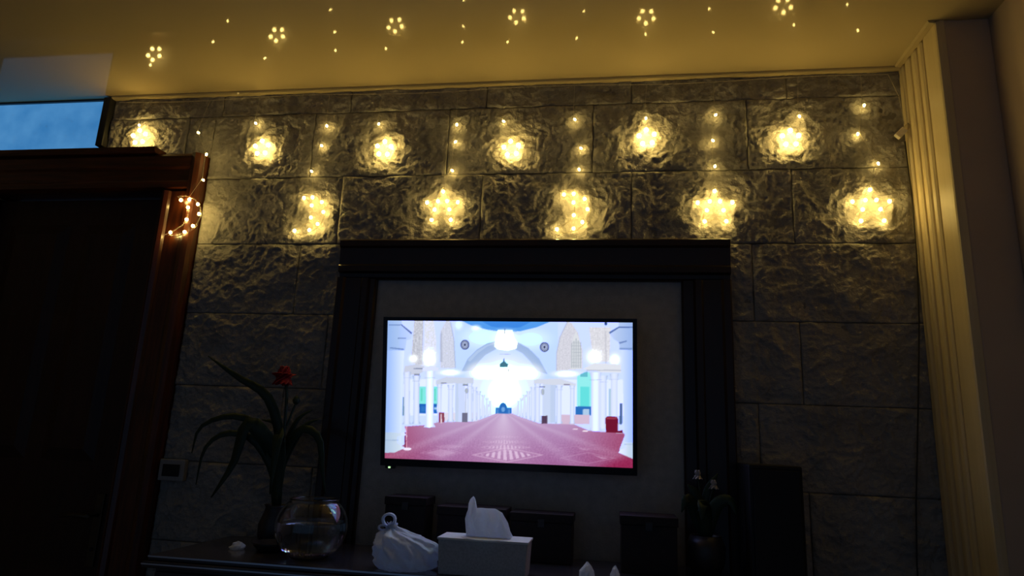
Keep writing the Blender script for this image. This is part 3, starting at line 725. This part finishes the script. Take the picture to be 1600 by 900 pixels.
# ---- dark boxes at the back of the console
def lidded(x0, x1, y0, y1, z1, label):
    c = ((x0 + x1) / 2, (y0 + y1) / 2, CT); e = empty('storage_box', c, label, 'box', 'dark boxes at the back of the console')
    zs_ = z1 - .03
    link('body', MB().box(x0 + .004, x1 - .004, y0 + .004, y1 - .004, CT, zs_).mesh('body', c, bevel=.003), 'box_brown', e)
    link('lid', MB().box(x0, x1, y0, y1, zs_, z1).mesh('lid', c, bevel=.004), 'box_brown', e)
    link('clasp', MB().box(c[0] - .012, c[0] + .012, y0 - .003, y0 + .001, zs_ - .016, zs_ + .012).mesh('clasp', c, bevel=.001), 'pot', e)
lidded(-.814, -.656, -.20, -.07, .896, 'tall dark box at the back of the console behind the plastic bag')
lidded(-.612, -.362, -.22, -.08, .874, 'wide dark box at the back of the console behind the tissue box')
lidded(-.352, -.127, -.20, -.07, .866, "dark box at the back of the console right of the tissue box")
lidded(.031, .222, -.28, -.13, .884, 'dark box on the console between the crumpled papers and the white flowered plant')

# ---- tall loudspeaker
SP = (.530, -.19, FLOOR)
sp = empty('loudspeaker', SP, 'tall plain black loudspeaker standing at the right of the console', 'loudspeaker')
def lpart(n_, mb, m, bevel=0): return link(n_, mb.mesh(n_, SP, bevel=bevel), m, sp)
lpart('cabinet', MB().box(.446, .614, -.30, -.065, FLOOR + .03, 1.068), 'black', bevel=.008)
lpart('grille', MB().box(.455, .605, -.308, -.3005, .20, 1.055), 'black', bevel=.006)
lpart('base_plate', MB().box(.432, .628, -.315, -.06, FLOOR, FLOOR + .03), 'black_gloss', bevel=.004)

# ---- wall switch
SWO = (-1.795, -.012, .935)
sw = empty('wall_switch', SWO, 'pale switch plate with a dark insert on the stone beside the door', 'switch')
link('plate', MB().box(-1.852, -1.738, -.024, .002, .892, .978).mesh('plate', SWO, bevel=.004), 'plate', sw)
link('insert', MB().box(-1.834, -1.758, -.028, -.023, .910, .958).mesh('insert', SWO, bevel=.002), 'black', sw)

# ---- plants
def smooth_path(pts, n=14):
    P = [Vector(p) for p in pts]; P = [P[0] * 2 - P[1]] + P + [P[-1] * 2 - P[-2]]; out = []
    k = len(P) - 3
    for i in range(n + 1):
        t = i / n * k; s = min(int(t), k - 1); t -= s; a, b, c, d = P[s:s + 4]
        out.append(.5 * ((2 * b) + (c - a) * t + (2 * a - 5 * b + 4 * c - d) * t * t + (3 * b - a - 3 * c + d) * t ** 3))
    return out
def ribbon(pts, wd, org, face=Vector((0, -1, .25)), name='leaf', m='leaf', par=None):
    P = smooth_path(pts); n = len(P); v = []; f = []
    for i, p in enumerate(P):
        t = i / (n - 1); d = (P[min(i + 1, n - 1)] - P[max(i - 1, 0)]).normalized()
        s = d.cross(face).normalized(); nn = s.cross(d).normalized()
        w_ = wd * (math.sin(math.pi * min(1, .12 + .88 * t) ** .8) * .9 + .08)
        th = .0012
        for a, b in ((-1, .25), (0, 0), (1, .25)): v.append(p + s * a * w_ * .5 + nn * b * w_ * .5 + nn * th)
        for a, b in ((1, .25), (0, 0), (-1, .25)): v.append(p + s * a * w_ * .5 + nn * b * w_ * .5 - nn * th)
    for i in range(n - 1):
        for j in range(6): f.append((i * 6 + j, i * 6 + (j + 1) % 6, (i + 1) * 6 + (j + 1) % 6, (i + 1) * 6 + j))
    f += [(5, 4, 3, 2, 1, 0), tuple((n - 1) * 6 + j for j in range(6))]
    return link(name, MB().add(v, f).mesh(name, org, smooth=True), m, par)
def petals(c, r, n, m, par, org, layers=3, seed_=1):
    rs = random.Random(seed_)
    for L in range(layers):
        el = math.radians(-35 + 105 * L / max(1, layers - 1)) if layers > 1 else .5
        for k in range(n - L):
            az = 2 * math.pi * (k + .5 * L) / (n - L) + rs.uniform(-.15, .15)
            ax = Vector((math.cos(az) * math.cos(el), math.sin(az) * math.cos(el), math.sin(el)))
            a, b = Vector(c), Vector(c) + ax * r
            mid = (a + b) / 2 + Vector((0, 0, .12 * r))
            ribbon([a, mid, b], r * .85, org, Vector((-ax.y, ax.x, .3)).cross(ax) + Vector((0, 0, .2)), 'petal', m, par)
PO = (-1.225, -.20, CT)
pt_ = empty('flowering_plant', PO, 'dark strap-leaved plant with one red flower on the console by the fish bowl', 'plant')
link('vase', MB().lathe([(.001, 0), (.045, 0), (.058, .03), (.060, .07), (.044, .115), (.040, .130), (.046, .140), (.040, .138), (.034, .125), (.050, .07), (.001, .02)], PO, 28).mesh('vase', PO, smooth=True), 'pot', pt_)
B0 = (-1.225, -.20, .835)
LV = [([(-1.234, -.20, 1.047), (-1.303, -.215, 1.230), (-1.439, -.225, 1.308), (-1.571, -.23, 1.385)], .040),
      ([(-1.27, -.20, 1.03), (-1.345, -.21, 1.13), (-1.449, -.22, 1.157), (-1.558, -.23, 1.111), (-1.580, -.23, 1.013)], .030),
      ([(-1.26, -.21, .97), (-1.34, -.23, 1.075), (-1.44, -.25, 1.091), (-1.51, -.26, 1.031), (-1.525, -.26, .902)], .028),
      ([(-1.25, -.20, 1.00), (-1.30, -.24, 1.10), (-1.359, -.25, 1.125), (-1.385, -.26, .987), (-1.45, -.27, .862)], .062),
      ([(-1.23, -.22, 1.02), (-1.222, -.25, 1.10), (-1.215, -.28, 1.03), (-1.213, -.29, .886)], .052),
      ([(-1.231, -.19, 1.00), (-1.165, -.20, 1.117), (-1.085, -.21, 1.090), (-1.055, -.22, .98), (-1.033, -.22, .891)], .034),
      ([(-1.23, -.18, .98), (-1.167, -.17, 1.126), (-1.110, -.165, 1.162)], .026),
      ([(-1.242, -.17, 1.0), (-1.208, -.16, 1.144), (-1.150, -.15, 1.198)], .026),
      ([(-1.25, -.17, 1.0), (-1.29, -.15, 1.13), (-1.36, -.14, 1.15)], .032)]
for p, wd in LV: ribbon([B0] + p, wd, PO, par=pt_)
link('stem', MB().tube(smooth_path([B0, (-1.228, -.20, 1.0), (-1.238, -.20, 1.239), (-1.258, -.20, 1.310)]), .006, 8).mesh('stem', PO, smooth=True), 'leaf', pt_)
fl = link('flower', MB().lathe([(.001, -.012), (.010, -.010), (.016, 0), (.010, .012), (.001, .016)], (-1.26, -.20, 1.318), 12).mesh('flower', PO, smooth=True), 'petal_red', pt_)
tag(fl, 'round red flower head')
petals((-1.26, -.20, 1.312), .048, 9, 'petal_red', fl, PO, 3)
link('bud', MB().lathe([(.001, -.016), (.010, -.010), (.015, .002), (.009, .014), (.001, .020)], (-1.202, -.19, 1.226), 10).mesh('bud', PO, smooth=True), 'leaf', pt_)
link('stem', MB().tube(smooth_path([(-1.232, -.20, 1.10), (-1.215, -.195, 1.17), (-1.203, -.19, 1.215)]), .004, 6).mesh('stem', PO, smooth=True), 'leaf', pt_)
P2 = (.318, -.20, CT)
pw = empty('white_flower_plant', P2, 'dark potted plant with two pale flowers beside the loudspeaker', 'plant')
link('vase', MB().lathe([(.001, 0), (.045, 0), (.060, .04), (.064, .09), (.050, .125), (.044, .122), (.056, .085), (.001, .02)], P2, 28).mesh('vase', P2, smooth=True), 'pot', pw)
C0 = (.318, -.20, .81)
for p, wd in (([(.285, -.21, .90), (.255, -.23, .945), (.236, -.24, .90)], .045), ([(.29, -.2, .95), (.262, -.2, .99)], .04), ([(.35, -.21, .92), (.395, -.22, .945), (.415, -.23, .90)], .045),
              ([(.33, -.19, .96), (.365, -.18, 1.03)], .04), ([(.31, -.23, .90), (.30, -.27, .93), (.295, -.29, .88)], .05)):
    ribbon([C0] + p, wd, P2, par=pw)
for q, k in (((.295, -.20, 1.020), 3), ((.348, -.20, .990), 4)):
    link('stem', MB().tube(smooth_path([C0, (.318 + (q[0] - .318) * .4, -.2, .92), q]), .003, 6).mesh('stem', P2, smooth=True), 'leaf', pw)
    fh = link('flower', MB().lathe([(.001, -.004), (.005, 0), (.001, .004)], q, 8).mesh('flower', P2), 'petal_pale', pw)
    petals(q, .020, 6, 'petal_pale', fh, P2, 2, k)
